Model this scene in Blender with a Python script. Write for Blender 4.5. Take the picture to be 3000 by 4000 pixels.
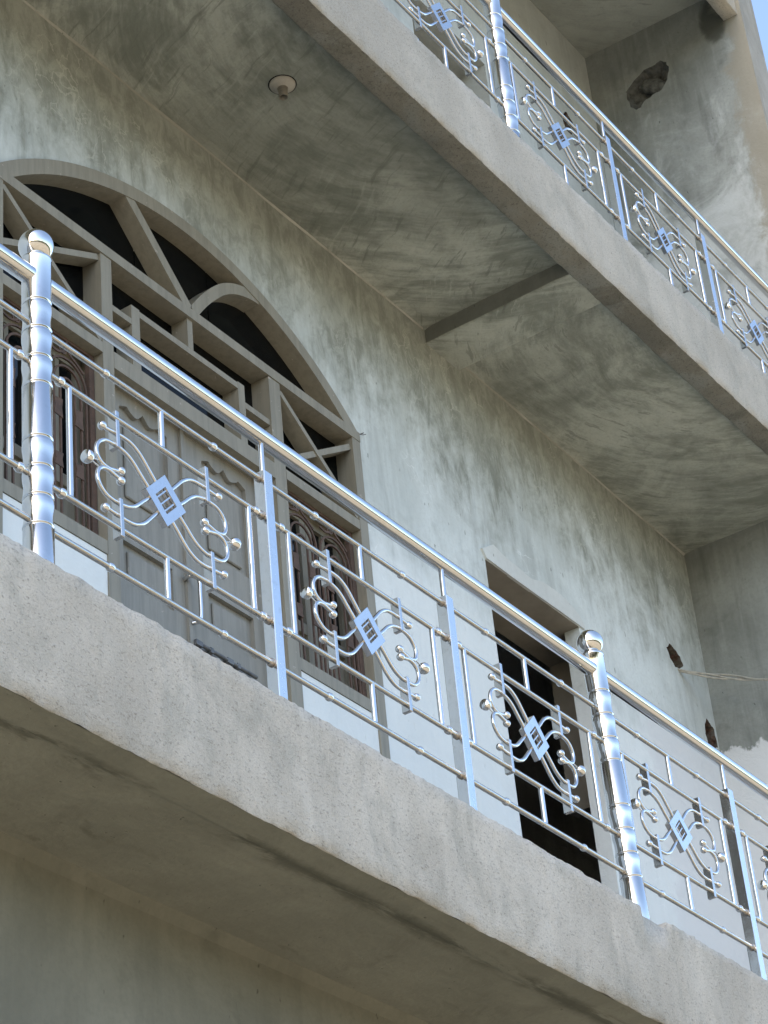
import bpy, bmesh, math, random
from mathutils import Vector, Matrix, noise
from mathutils.geometry import delaunay_2d_cdt
random.seed(7)
S = bpy.context.scene
COL = S.collection
for o in list(bpy.data.objects): bpy.data.objects.remove(o)

# ------------------------------------------------------------------ camera
cam_d = bpy.data.cameras.new('camera'); cam = bpy.data.objects.new('camera', cam_d); COL.objects.link(cam)
cam_d.sensor_fit = 'VERTICAL'; cam_d.sensor_height = 36.0; cam_d.lens = 83.587
cam_d.clip_start = 0.05; cam_d.clip_end = 6000
R_ = Vector((0.56920920, -0.81774697, -0.08538607)); U_ = Vector((-0.40281707, -0.36789876, 0.83808646)); F_ = Vector((0.71675609, 0.44265156, 0.53881380))
cam.matrix_world = Matrix(((R_.x, U_.x, -F_.x, -3.571992), (R_.y, U_.y, -F_.y, -3.137138), (R_.z, U_.z, -F_.z, 1.55), (0, 0, 0, 1)))
S.camera = cam

# ------------------------------------------------------------------ sky, sun, exposure
SUN_DIR = Vector((-0.807, 0.142, 0.574)).normalized()          # towards the sun: left, just behind the facade plane
elev = math.asin(SUN_DIR.z); az = math.atan2(SUN_DIR.x, SUN_DIR.y)
W = bpy.data.worlds.new('World'); S.world = W; W.use_nodes = True
nt = W.node_tree; nt.nodes.clear()
sky = nt.nodes.new('ShaderNodeTexSky'); sky.sky_type = 'NISHITA'; sky.sun_disc = False
sky.sun_elevation = elev; sky.sun_rotation = az; sky.air_density = 1.0; sky.dust_density = 2.5; sky.ozone_density = 0.3; sky.altitude = 100
bg = nt.nodes.new('ShaderNodeBackground'); bg.inputs['Strength'].default_value = 0.15
ow = nt.nodes.new('ShaderNodeOutputWorld')
nt.links.new(sky.outputs[0], bg.inputs[0]); nt.links.new(bg.outputs[0], ow.inputs[0])
sl = bpy.data.lights.new('sun', 'SUN'); sl.energy = 3.5; sl.angle = math.radians(0.5); sl.color = (1.0, 0.96, 0.89)
so = bpy.data.objects.new('sun', sl); COL.objects.link(so)
so.rotation_euler = (-SUN_DIR).to_track_quat('-Z', 'Y').to_euler(); so.location = (10, 20, 30)
S.view_settings.view_transform = 'Standard'; S.view_settings.look = 'None'
S.view_settings.gamma = 1.0; S.view_settings.use_curve_mapping = False
S.view_settings.exposure = 1.72
S.render.engine = 'CYCLES'
S.cycles.max_bounces = 6; S.cycles.diffuse_bounces = 3; S.cycles.glossy_bounces = 4
S.cycles.caustics_reflective = False; S.cycles.caustics_refractive = False

# ------------------------------------------------------------------ material helpers
class NT:
    def __init__(s, name):
        s.m = bpy.data.materials.new(name); s.m.use_nodes = True; s.t = s.m.node_tree
        s.b = s.t.nodes['Principled BSDF']; s.pos = s.n('ShaderNodeNewGeometry').outputs['Position']
    def n(s, t, **k):
        x = s.t.nodes.new(t)
        for a, v in k.items(): setattr(x, a, v)
        return x
    def l(s, a, b): s.t.links.new(a, b)
    def inp(s, node, key, v):
        if isinstance(v, (int, float, tuple, list)): node.inputs[key].default_value = v
        else: s.l(v, node.inputs[key])
    def math(s, op, a, b=None, c=None, clamp=False):
        x = s.n('ShaderNodeMath', operation=op, use_clamp=clamp); s.inp(x, 0, a)
        if b is not None: s.inp(x, 1, b)
        if c is not None: s.inp(x, 2, c)
        return x.outputs[0]
    def scale(s, vec, sc, off=(0, 0, 0)):
        x = s.n('ShaderNodeMapping'); s.l(vec, x.inputs['Vector']); x.inputs['Scale'].default_value = sc; x.inputs['Location'].default_value = off
        return x.outputs[0]
    def noise(s, vec, sc, det=5, rough=.6, dist=0.0):
        x = s.n('ShaderNodeTexNoise'); s.l(vec, x.inputs['Vector']); x.inputs['Scale'].default_value = sc
        x.inputs['Detail'].default_value = det; x.inputs['Roughness'].default_value = rough; x.inputs['Distortion'].default_value = dist
        return x.outputs[0]
    def ramp(s, v, lo, hi, a=0., b=1.):
        x = s.n('ShaderNodeMapRange', clamp=True); x.interpolation_type = 'SMOOTHSTEP'; s.l(v, x.inputs[0])
        x.inputs[1].default_value = lo; x.inputs[2].default_value = hi; x.inputs[3].default_value = a; x.inputs[4].default_value = b
        return x.outputs[0]
    def mix(s, f, a, b, mode='MIX'):
        x = s.n('ShaderNodeMix', data_type='RGBA', blend_type=mode); s.inp(x, 0, f)
        for i, v in ((6, a), (7, b)):
            if isinstance(v, tuple): x.inputs[i].default_value = (*v, 1)
            else: s.l(v, x.inputs[i])
        return x.outputs[2]
    def bump(s, h, strength, dist, prev=None):
        x = s.n('ShaderNodeBump'); x.inputs['Strength'].default_value = strength; x.inputs['Distance'].default_value = dist
        s.l(h, x.inputs['Height'])
        if prev is not None: s.l(prev, x.inputs['Normal'])
        return x.outputs[0]
    def fin(s, col, rough=.9, normal=None, metal=0., spec=.3):
        s.inp(s.b, 'Base Color', (*col, 1) if isinstance(col, tuple) else col)
        s.inp(s.b, 'Roughness', rough); s.b.inputs['Metallic'].default_value = metal
        s.b.inputs['Specular IOR Level'].default_value = spec
        if normal is not None: s.l(normal, s.b.inputs['Normal'])
        return s.m
    def sep(s):
        x = s.n('ShaderNodeSeparateXYZ'); s.l(s.pos, x.inputs[0]); return x.outputs

def m_plaster(name, light, dark, streak=1.0, damp=1.0, cracks=True, patch=None, stretch=(5, 5, .7), seed=0., speck=1.0):
    """smooth cement plaster on a wall: clouds, runs, trowel patches, hairlines, pin holes"""
    a = NT(name); p = a.scale(a.pos, (1, 1, 1), (seed, seed * .7, seed * .3))
    big = a.noise(p, 1.3, 6, .62, .5)
    run = a.noise(a.scale(p, stretch), 1.6, 7, .62, .25)
    run2 = a.noise(a.scale(p, (stretch[0] * 3, stretch[1] * 3, stretch[2] * 1.6)), 1.8, 5, .6)
    med = a.noise(p, 6.5, 6, .65, .4)
    fine = a.noise(p, 60, 4, .6)
    c = a.mix(a.ramp(big, .35, .68), dark, light)
    c = a.mix(a.math('MULTIPLY', a.ramp(run, .50, .70), .75 * streak, clamp=True), c, tuple(x * .62 for x in dark))
    c = a.mix(a.math('MULTIPLY', a.ramp(run2, .48, .72), .42 * streak, clamp=True), c, tuple(min(1, x * 1.18) for x in light))
    c = a.mix(a.math('MULTIPLY', a.ramp(med, .52, .74), .40 * damp, clamp=True), c, tuple(x * .72 for x in dark))
    c = a.mix(a.math('MULTIPLY', a.ramp(fine, .40, .75), .22 * speck), c, tuple(x * .8 for x in dark))
    if cracks:
        v = a.n('ShaderNodeTexVoronoi', feature='DISTANCE_TO_EDGE'); v.inputs['Scale'].default_value = 7.0
        wob = a.n('ShaderNodeTexNoise'); a.l(p, wob.inputs['Vector']); wob.inputs['Scale'].default_value = 5; wob.inputs['Detail'].default_value = 3
        pv = a.n('ShaderNodeVectorMath', operation='MULTIPLY_ADD'); a.l(wob.outputs['Color'], pv.inputs[0]); pv.inputs[1].default_value = (.35, .35, .35); a.l(p, pv.inputs[2])
        a.l(pv.outputs[0], v.inputs['Vector'])
        line = a.ramp(v.outputs[0], .0, .028, 1, 0)
        msk = a.ramp(a.noise(p, 2.2, 3, .5), .53, .68)
        c = a.mix(a.math('MULTIPLY', a.math('MULTIPLY', line, msk), .8), c, tuple(min(.85, x * 1.22) for x in light))
    # short dark scratches and pin holes
    sc = a.noise(a.scale(p, (22, 22, 9)), 2.2, 2, .5)
    pits = a.math('MULTIPLY', a.ramp(sc, .72, .77), .6)
    c = a.mix(pits, c, tuple(x * .35 for x in dark))
    if patch: c = patch(a, c)
    h = a.math('ADD', a.math('MULTIPLY', big, 1.0), a.math('MULTIPLY', med, .35))
    nrm = a.bump(h, .5, .03); nrm = a.bump(fine, .25, .004, nrm); nrm = a.bump(a.ramp(sc, .70, .77, 1, 0), .5, .004, nrm)
    return a.fin(c, .88, nrm, spec=.25)

def m_trowel(name, light, dark, centres, seed=0., band=1.0):
    """ceiling plaster swept in arcs round the mason's standing points"""
    a = NT(name); p = a.scale(a.pos, (1, 1, 1), (seed, 0, 0)); x, y, z = a.sep()
    wob = a.math('MULTIPLY', a.math('SUBTRACT', a.noise(p, 1.8, 3, .5), .5), .16); tot = None
    for i, (cx, cy) in enumerate(centres):
        dx = a.math('SUBTRACT', x, cx); dy = a.math('SUBTRACT', y, cy)
        rr = a.math('ADD', a.math('SQRT', a.math('ADD', a.math('MULTIPLY', dx, dx), a.math('MULTIPLY', dy, dy))), wob)
        ang = a.math('ARCTAN2', dy, dx)
        cb = a.n('ShaderNodeCombineXYZ'); a.l(rr, cb.inputs[0]); a.l(a.math('MULTIPLY', ang, .5), cb.inputs[1]); cb.inputs[2].default_value = i * 7.3
        s1 = a.noise(a.scale(cb.outputs[0], (8, 4.2, 1)), 1.5, 7, .66, .25)
        s2 = a.noise(a.scale(cb.outputs[0], (24, 9.0, 1)), 1.5, 5, .66, .2)
        s1 = a.math('ADD', a.math('MULTIPLY', s1, .62), a.math('MULTIPLY', s2, .38))
        tot = s1 if tot is None else a.mix(a.ramp(x, 3.70, 3.80), tot, s1)
    cloud = a.noise(p, 3.0, 6, .65, .6)
    tot = a.math('ADD', a.math('MULTIPLY', tot, .56), a.math('MULTIPLY', cloud, .44))
    big = a.noise(p, 1.1, 5, .6, .4); med = a.noise(p, 8, 6, .7, .5); fine = a.noise(p, 80, 3, .6)
    c = a.mix(a.ramp(tot, .40, .585), dark, light)
    c = a.mix(a.math('MULTIPLY', a.ramp(s2, .575, .66), .5), c, tuple(v * .62 for v in dark))
    c = a.mix(a.math('MULTIPLY', a.ramp(s2, .42, .34), .35), c, tuple(v * 1.12 for v in light))
    c = a.mix(a.math('MULTIPLY', a.ramp(big, .42, .70), .55 * band), c, tuple(v * .66 for v in dark))
    c = a.mix(a.math('MULTIPLY', a.ramp(med, .55, .75), .45), c, tuple(v * .62 for v in dark))
    c = a.mix(a.math('MULTIPLY', a.ramp(fine, .45, .75), .2), c, tuple(v * .7 for v in dark))
    h = a.math('ADD', tot, a.math('MULTIPLY', med, .3))
    nrm = a.bump(h, .55, .022); nrm = a.bump(fine, .2, .003, nrm)
    return a.fin(c, .9, nrm, spec=.2)

def m_render(name, light, dark, seed=0., green=.5, pale=.5):
    """rough sand-cement render with pits, used on the balcony edges"""
    a = NT(name); p = a.scale(a.pos, (1, 1, 1), (seed, seed, 0))
    big = a.noise(p, 1.6, 6, .6, .6); med = a.noise(a.scale(p, (1, 1, .55)), 5.5, 6, .65, .4)
    run = a.noise(a.scale(p, (7, 7, .8)), 1.3, 5, .6)
    f1 = a.noise(a.scale(p, (1, 1, 1.7)), 85, 5, .7, .5); f2 = a.noise(p, 190, 3, .65)
    dragged = a.noise(a.scale(p, (9, 9, 60)), 1.5, 5, .7, .4)
    c = a.mix(a.ramp(big, .34, .66), dark, light)
    c = a.mix(a.math('MULTIPLY', a.ramp(med, .50, .70), .55 * green, clamp=True), c, tuple(v * k for v, k in zip(dark, (.60, .62, .60))))
    st = a.noise(a.scale(p, (2.6, 2.6, 1.5)), 1.6, 7, .66, .5)
    c = a.mix(a.math('MULTIPLY', a.ramp(st, .50, .64), .85 * green, clamp=True), c, (.30, .30, .265))
    c = a.mix(a.math('MULTIPLY', a.ramp(run, .56, .74), .5 * pale, clamp=True), c, tuple(min(1, v * 1.25) for v in light))
    c = a.mix(a.math('MULTIPLY', a.ramp(f1, .54, .66), .60), c, tuple(v * .42 for v in dark))
    c = a.mix(a.math('MULTIPLY', a.ramp(f2, .50, .72), .35), c, tuple(v * .55 for v in dark))
    c = a.mix(a.math('MULTIPLY', a.ramp(f2, .50, .28), .22), c, tuple(min(1, v * 1.3) for v in light))
    h = a.math('ADD', a.math('MULTIPLY', f1, 1.), a.math('MULTIPLY', dragged, .6))
    nrm = a.bump(a.math('ADD', big, a.math('MULTIPLY', med, .5)), .5, .03)
    nrm = a.bump(h, .6, .006, nrm); nrm = a.bump(f2, .5, .002, nrm)
    return a.fin(c, .95, nrm, spec=.15)

def m_steel(name, rough=.1, col=(.74, .75, .76), brush=None, grime=.5, dent=.5):
    """stainless steel: polish marks, dust film, water spots, slight dents"""
    a = NT(name)
    n1 = a.noise(a.pos, 45, 5, .65); n2 = a.noise(a.scale(a.pos, (1, 1, .5)), 11, 6, .68, .6); sp = a.noise(a.pos, 160, 2, .5)
    dust = a.ramp(n2, .46, .72)
    rg = a.math('ADD', a.math('ADD', rough, a.math('MULTIPLY', dust, .20 * grime)), a.math('MULTIPLY', a.ramp(sp, .60, .72), .12 * grime))
    c = a.mix(a.math('MULTIPLY', a.ramp(n1, .50, .76), .45 * grime), col, tuple(v * k for v, k in zip(col, (.70, .67, .62))))
    c = a.mix(a.math('MULTIPLY', dust, .35 * grime), c, tuple(v * k for v, k in zip(col, (.84, .82, .78))))
    nrm = a.bump(a.noise(a.pos, 13, 2, .5), .10 * dent, .006); nrm = a.bump(n1, .03, .002, nrm)
    return a.fin(c, rg, nrm, 1.0)

def m_paint(name, col, worn, grain=(14, 14, 1.2), rough=.55, chips=True):
    a = NT(name); g = a.noise(a.scale(a.pos, grain), 3, 6, .65, .3); b = a.noise(a.pos, 4, 5, .6)
    c = a.mix(a.ramp(g, .38, .7), col, tuple(v * .80 for v in col))
    c = a.mix(a.math('MULTIPLY', a.ramp(b, .45, .72), .5), c, worn)
    if chips:
        k = a.noise(a.pos, 38, 3, .55); c = a.mix(a.math('MULTIPLY', a.ramp(k, .705, .73), .7), c, (.42, .38, .33))
    return a.fin(c, rough, a.bump(g, .18, .003), spec=.35)

def m_rust(name):
    a = NT(name); n = a.noise(a.pos, 28, 6, .7); n2 = a.noise(a.pos, 130, 3, .6)
    c = a.mix(a.ramp(n, .35, .68), (.118, .078, .061), (.078, .056, .047)); c = a.mix(a.math('MULTIPLY', a.ramp(n2, .55, .7), .4), c, (.20, .12, .085))
    return a.fin(c, .8, a.bump(n2, .4, .002))

def m_glass(name):
    a = NT(name); n = a.noise(a.pos, 2.0, 2, .5)
    d = a.noise(a.pos, 14, 5, .6)
    return a.fin(a.mix(a.ramp(d, .5, .8), (.006, .008, .009), (.014, .016, .016)), .06, a.bump(n, .12, .02), spec=.35)

def m_flat(name, col, rough=.7, var=.3, sc=30):
    a = NT(name); n = a.noise(a.pos, sc, 4, .6)
    return a.fin(a.mix(a.ramp(n, .3, .75), col, tuple(v * (1 - var) for v in col)), rough, a.bump(n, .2, .003))

# white-wash along the foot of the wall in the far corner, with a ragged upper edge
def corner_wash(a, c):
    x, y, z = a.sep(); n = a.noise(a.pos, 5, 6, .65, .5); n3 = a.noise(a.scale(a.pos, (30, 30, 3)), 1.0, 3, .6)
    edge = a.math('ADD', z, a.math('ADD', a.math('MULTIPLY', a.math('SUBTRACT', n, .5), .22), a.math('MULTIPLY', a.math('SUBTRACT', n3, .5), .06)))
    f = a.math('MULTIPLY', a.ramp(edge, 6.545, 6.565, 1, 0), a.ramp(a.math('ADD', x, a.math('MULTIPLY', n, .5)), 5.38, 5.52, 0, 1))
    return a.mix(a.math('MULTIPLY', f, .92), c, (.66, .68, .69))
def wall_damp_shade(a, c):
    # damp stains plus the shade below the slab, both put into the colour; the white wash starts along a ragged, streaky edge
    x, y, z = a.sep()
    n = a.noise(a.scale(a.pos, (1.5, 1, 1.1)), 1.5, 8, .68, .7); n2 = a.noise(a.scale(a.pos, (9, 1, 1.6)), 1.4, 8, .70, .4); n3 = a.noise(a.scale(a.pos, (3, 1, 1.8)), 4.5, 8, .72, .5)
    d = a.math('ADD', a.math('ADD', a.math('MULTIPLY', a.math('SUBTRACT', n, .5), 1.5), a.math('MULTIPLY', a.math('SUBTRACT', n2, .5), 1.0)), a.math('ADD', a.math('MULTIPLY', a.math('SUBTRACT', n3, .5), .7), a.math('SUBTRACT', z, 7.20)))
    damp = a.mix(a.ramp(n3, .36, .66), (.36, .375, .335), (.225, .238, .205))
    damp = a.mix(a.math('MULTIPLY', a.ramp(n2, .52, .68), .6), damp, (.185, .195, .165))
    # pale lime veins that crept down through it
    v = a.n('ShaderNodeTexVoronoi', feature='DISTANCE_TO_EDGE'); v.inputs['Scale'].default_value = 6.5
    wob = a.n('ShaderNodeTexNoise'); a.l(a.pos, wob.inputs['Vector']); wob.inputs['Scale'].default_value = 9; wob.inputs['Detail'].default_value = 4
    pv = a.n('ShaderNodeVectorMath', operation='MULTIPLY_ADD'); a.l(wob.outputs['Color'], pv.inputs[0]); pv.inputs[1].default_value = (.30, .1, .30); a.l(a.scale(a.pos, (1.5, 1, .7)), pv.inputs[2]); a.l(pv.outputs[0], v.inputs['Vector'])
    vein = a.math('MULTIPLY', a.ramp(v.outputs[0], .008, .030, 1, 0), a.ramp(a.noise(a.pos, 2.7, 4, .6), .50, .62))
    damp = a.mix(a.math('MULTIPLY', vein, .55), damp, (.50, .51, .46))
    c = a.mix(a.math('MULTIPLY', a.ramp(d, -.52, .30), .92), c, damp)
    lo = a.math('ADD', z, a.math('ADD', a.math('MULTIPLY', a.math('SUBTRACT', n3, .5), .55), a.math('MULTIPLY', a.math('SUBTRACT', n2, .5), .35)))
    c = a.mix(a.math('MULTIPLY', a.ramp(lo, 6.22, 6.62, 1, 0), .75), c, (.76, .80, .805))       # whiter towards the lower wall, with a soft streaky edge
    return corner_wash(a, c)
def fin_wash(a, c):
    x, y, z = a.sep(); n = a.noise(a.pos, 5, 6, .65, .5); n3 = a.noise(a.scale(a.pos, (30, 30, 3)), 1.0, 3, .6)
    edge = a.math('ADD', z, a.math('ADD', a.math('MULTIPLY', a.math('SUBTRACT', n, .5), .22), a.math('MULTIPLY', a.math('SUBTRACT', n3, .5), .06)))
    f = a.ramp(edge, 6.545, 6.565, 1, 0)
    c = a.mix(a.math('MULTIPLY', f, .92), c, (.66, .68, .69))
    # upper storey: peeling lime wash towards the front edge, brown render bleeding through
    n4 = a.noise(a.pos, 3.2, 7, .68, .8)
    up = a.ramp(z, 7.9, 8.0)
    wash = a.math('MULTIPLY', up, a.ramp(a.math('ADD', a.math('MULTIPLY', n4, .75), a.math('MULTIPLY', a.math('SUBTRACT', 10.9, z), .16)), .46, .70))
    c = a.mix(a.math('MULTIPLY', wash, .72), c, (.60, .635, .635))
    dy = a.math('DIVIDE', a.math('SUBTRACT', y, .255), .075); dz = a.math('DIVIDE', a.math('SUBTRACT', z, 10.92), .17)
    rad = a.math('ADD', a.math('ADD', a.math('MULTIPLY', dy, dy), a.math('MULTIPLY', dz, dz)), a.math('MULTIPLY', a.math('SUBTRACT', n, .5), 2.2))
    c = a.mix(a.math('MULTIPLY', a.ramp(rad, .5, 1.4, 1, 0), .85), c, (.07, .075, .065))
    fr = a.math('ADD', y, a.math('MULTIPLY', a.math('SUBTRACT', n4, .5), .34))
    c = a.mix(a.math('MULTIPLY', up, a.ramp(fr, .17, .25, .8, 0)), c, (.31, .29, .235))
    return c

M = {}
M['wall'] = m_plaster('wall_plaster', (.67, .72, .715), (.50, .54, .525), .6, 1.0, patch=wall_damp_shade)
M['upper_wall'] = m_plaster('upper_wall_plaster', (.58, .62, .61), (.45, .48, .465), .5, .7, seed=4.1)
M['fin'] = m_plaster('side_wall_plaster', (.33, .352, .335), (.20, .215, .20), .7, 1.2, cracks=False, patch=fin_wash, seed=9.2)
M['front_fin'] = m_plaster('pier_plaster', (.42, .40, .36), (.31, .295, .255), .8, .9, cracks=False, seed=2.2)
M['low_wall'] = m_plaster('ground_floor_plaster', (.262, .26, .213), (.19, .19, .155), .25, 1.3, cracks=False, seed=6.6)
M['ceil'] = m_trowel('ceiling_plaster', (.455, .475, .42), (.225, .242, .207), [(2.10, -.30), (4.35, -.25)])
M['ceil2'] = m_trowel('upper_ceiling_plaster', (.40, .425, .395), (.31, .33, .305), [(4.5, -.4)], 3.3, .5)
def soffit_stain(a, c):
    # mould line along the shuttering step, a few damp blotches
    x, y, z = a.sep(); n = a.noise(a.scale(a.pos, (1.2, 5, 1)), 2.2, 6, .68, .3); n2 = a.noise(a.pos, 22, 5, .7)
    yy = a.math('ADD', y, a.math('MULTIPLY', a.math('SUBTRACT', n2, .5), .04))
    line = a.math('MULTIPLY', a.ramp(yy, .015, .055), a.ramp(yy, .068, .125, 1, 0))
    line = a.math('MULTIPLY', line, a.ramp(a.math('ADD', n, a.math('MULTIPLY', x, .05)), .50, .62))
    c = a.mix(a.math('MULTIPLY', line, .62), c, (.085, .085, .064))
    bl = a.noise(a.scale(a.pos, (1.4, 2.4, 1)), 2.6, 6, .66, .4)
    return a.mix(a.math('MULTIPLY', a.ramp(bl, .60, .76), .6), c, (.17, .165, .13))
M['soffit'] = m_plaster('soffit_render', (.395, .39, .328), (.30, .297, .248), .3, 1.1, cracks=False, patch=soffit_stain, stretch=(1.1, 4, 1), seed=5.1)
M['beam'] = m_render('edge_render', (.60, .565, .50), (.465, .435, .38))
M['beam2'] = m_render('upper_edge_render', (.53, .50, .44), (.42, .395, .345), 8.3, .45, .35)
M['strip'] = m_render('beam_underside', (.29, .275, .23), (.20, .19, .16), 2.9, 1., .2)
M['rim'] = m_plaster('smooth_new_plaster', (.66, .69, .675), (.58, .60, .58), .3, .4, cracks=False, seed=3.7)
M['bead_lime'] = m_plaster('lime_bead', (.50, .50, .45), (.30, .30, .26), .2, 1.2, cracks=False, seed=8.8)
M['beam_shade'] = m_plaster('shaded_cement', (.25, .26, .235), (.19, .198, .178), .4, .9, cracks=False, seed=1.7)  # darker cement for the cross beam side, its shade put into the colour
M['steel'] = m_steel('polished_steel', .09, (.66, .655, .645), grime=.6, dent=.4)
M['rod'] = m_steel('rod_steel', .14, (.52, .50, .465), grime=1., dent=.4)
M['tube'] = m_steel('baluster_steel', .075, (.66, .655, .645), grime=.5, dent=.7)
M['plate'] = m_steel('plate_steel', .12, (.66, .66, .66), grime=.9, dent=.9)
M['ball'] = m_steel('ball_steel', .03, (.72, .71, .69), grime=.2, dent=.2)
M['bracket'] = m_steel('bracket_steel', .16, (.56, .555, .54), grime=1., dent=.8)
M['weld'] = m_steel('weld_steel', .38, (.45, .40, .35), grime=1.)
M['wood'] = m_paint('frame_paint', (.28, .264, .214), (.222, .208, .168))
M['door'] = m_paint('door_paint', (.285, .277, .245), (.225, .218, .190))
M['rust'] = m_rust('rusty_iron')
M['glass'] = m_glass('dark_glass')
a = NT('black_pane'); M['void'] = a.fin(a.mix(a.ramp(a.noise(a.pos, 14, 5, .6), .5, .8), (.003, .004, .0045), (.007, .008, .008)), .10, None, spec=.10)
M['iron'] = m_flat('dark_bolt_iron', (.15, .155, .16), .40, .5)
M['inner'] = m_flat('inner_room_plaster', (.30, .275, .23), .9, .25, 6)
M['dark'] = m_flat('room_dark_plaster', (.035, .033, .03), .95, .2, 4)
a = NT('broken_brick'); n = a.noise(a.pos, 20, 5, .65); n2 = a.noise(a.pos, 70, 4, .65)
M['brick'] = a.fin(a.mix(a.ramp(n, .42, .6), (.13, .115, .095), a.mix(a.ramp(n2, .4, .65), (.125, .068, .05), (.06, .042, .034))), .95, a.bump(n2, .9, .012))
M['rubble'] = m_flat('loose_mortar', (.15, .155, .145), .95, .6, 24)
M['cable'] = m_flat('cream_cable', (.46, .44, .38), .6, .3, 40)
M['holder'] = m_flat('plastic_holder', (.42, .40, .35), .55, .2, 30)
M['socket'] = m_flat('brown_socket', (.22, .205, .17), .5, .3, 40)
M['black'] = m_flat('dark_hollow', (.012, .012, .012), .8, .2, 20)
M['rubber'] = m_flat('stain', (.05, .05, .045), .9, .3, 30)

# ------------------------------------------------------------------ mesh helpers
class MB:
    def __init__(s): s.v = []; s.f = []; s.sm = []
    def add(s, v, f, smooth=False):
        o = len(s.v); s.v += [tuple(p) for p in v]; s.f += [tuple(i + o for i in q) for q in f]; s.sm += [smooth] * len(f); return s
    def box(s, x0, x1, y0, y1, z0, z1):
        return s.add([(x0, y0, z0), (x1, y0, z0), (x1, y1, z0), (x0, y1, z0), (x0, y0, z1), (x1, y0, z1), (x1, y1, z1), (x0, y1, z1)],
                     [(0, 3, 2, 1), (4, 5, 6, 7), (0, 1, 5, 4), (1, 2, 6, 5), (2, 3, 7, 6), (3, 0, 4, 7)])
    def cbox(s, x0, x1, y0, y1, z0, z1, c=.003):
        """box with chamfered edges"""
        bm = bmesh.new(); bmesh.ops.create_cube(bm, size=1)
        for v in bm.verts: v.co = Vector(((x0 + x1) / 2 + v.co.x * (x1 - x0), (y0 + y1) / 2 + v.co.y * (y1 - y0), (z0 + z1) / 2 + v.co.z * (z1 - z0)))
        bmesh.ops.bevel(bm, geom=bm.edges[:], offset=c, segments=1, affect='EDGES')
        bm.verts.index_update(); s.add([v.co for v in bm.verts], [[v.index for v in f.verts] for f in bm.faces]); bm.free(); return s
    def prism(s, poly, y0, y1):
        """polygon in X,Z extruded in Y"""
        n = len(poly); v = [(x, y0, z) for x, z in poly] + [(x, y1, z) for x, z in poly]
        return s.add(v, [tuple(range(n)), tuple(range(2 * n - 1, n - 1, -1))] + [(i, i + n, (i + 1) % n + n, (i + 1) % n) for i in range(n)])
    def bar(s, a, b, w, y0, y1):
        """flat bar from a to b in X,Z, width w, between two depths"""
        a = Vector(a); b = Vector(b); d = (b - a).normalized(); n = Vector((-d.y, d.x)) * w / 2
        return s.prism([a + n, a - n, b - n, b + n], y0, y1)
    def strip(s, pts, w, y0, y1):
        """curved flat bar through X,Z points"""
        P = [Vector(p) for p in pts]; n = len(P); L = []; Rr = []
        for i in range(n):
            d = (P[min(i + 1, n - 1)] - P[max(i - 1, 0)]).normalized(); q = Vector((-d.y, d.x)) * w / 2; L.append(P[i] + q); Rr.append(P[i] - q)
        v = [(p.x, y0, p.y) for p in L] + [(p.x, y0, p.y) for p in Rr] + [(p.x, y1, p.y) for p in L] + [(p.x, y1, p.y) for p in Rr]; f = []
        for i in range(n - 1):
            f += [(i, i + 1, n + i + 1, n + i), (2 * n + i, 3 * n + i, 3 * n + i + 1, 2 * n + i + 1), (i, 2 * n + i, 2 * n + i + 1, i + 1), (n + i, n + i + 1, 3 * n + i + 1, 3 * n + i)]
        f += [(0, n, 3 * n, 2 * n), (n - 1, 3 * n - 1, 4 * n - 1, 2 * n - 1)]
        return s.add(v, f)
    def tube(s, pts, r, seg=12, caps=True):
        P = [Vector(p) for p in pts]; n = len(P); v = []; f = []; t0 = (P[1] - P[0]).normalized()
        up = Vector((0, 1, 0)) if abs(t0.y) < .9 else Vector((1, 0, 0))
        for i in range(n):
            t = (P[min(i + 1, n - 1)] - P[max(i - 1, 0)]).normalized(); a = up - t * up.dot(t); a.normalize(); b = t.cross(a); up = a
            rr = r[i] if isinstance(r, (list, tuple)) else r
            v += [P[i] + (a * math.cos(k * 2 * math.pi / seg) + b * math.sin(k * 2 * math.pi / seg)) * rr for k in range(seg)]
        for i in range(n - 1):
            for k in range(seg): k2 = (k + 1) % seg; f.append((i * seg + k, i * seg + k2, (i + 1) * seg + k2, (i + 1) * seg + k))
        s.add(v, f, True)
        if caps:
            s.add(v[:seg], [tuple(range(seg - 1, -1, -1))]); s.add(v[-seg:], [tuple(range(seg))])
        return s
    def lathe(s, prof, c=(0, 0, 0), seg=32, axis='z', smooth=True):
        v = []; f = []; n = len(prof); c = Vector(c)
        for r, h in prof:
            for k in range(seg):
                a = 2 * math.pi * k / seg; q = Vector((r * math.cos(a), r * math.sin(a), h))
                if axis == 'x': q = Vector((q.z, q.x, q.y))
                if axis == 'y': q = Vector((q.y, q.z, q.x))
                v.append(c + q)
        for i in range(n - 1):
            for k in range(seg): k2 = (k + 1) % seg; f.append((i * seg + k, i * seg + k2, (i + 1) * seg + k2, (i + 1) * seg + k))
        return s.add(v, f, smooth)
    def ball(s, c, r, seg=16, rings=10, flat=None, axis='x'):
        prof = []
        for i in range(rings + 1):
            a = math.pi * i / rings; h = -r * math.cos(a); q = max(r * math.sin(a), r * .004)
            if flat is not None and h > flat * r: prof.append((math.sqrt(1 - flat * flat) * r, flat * r)); prof.append((.0004, flat * r)); break
            prof.append((q, h))
        return s.lathe(prof, c, seg, axis)
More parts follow.
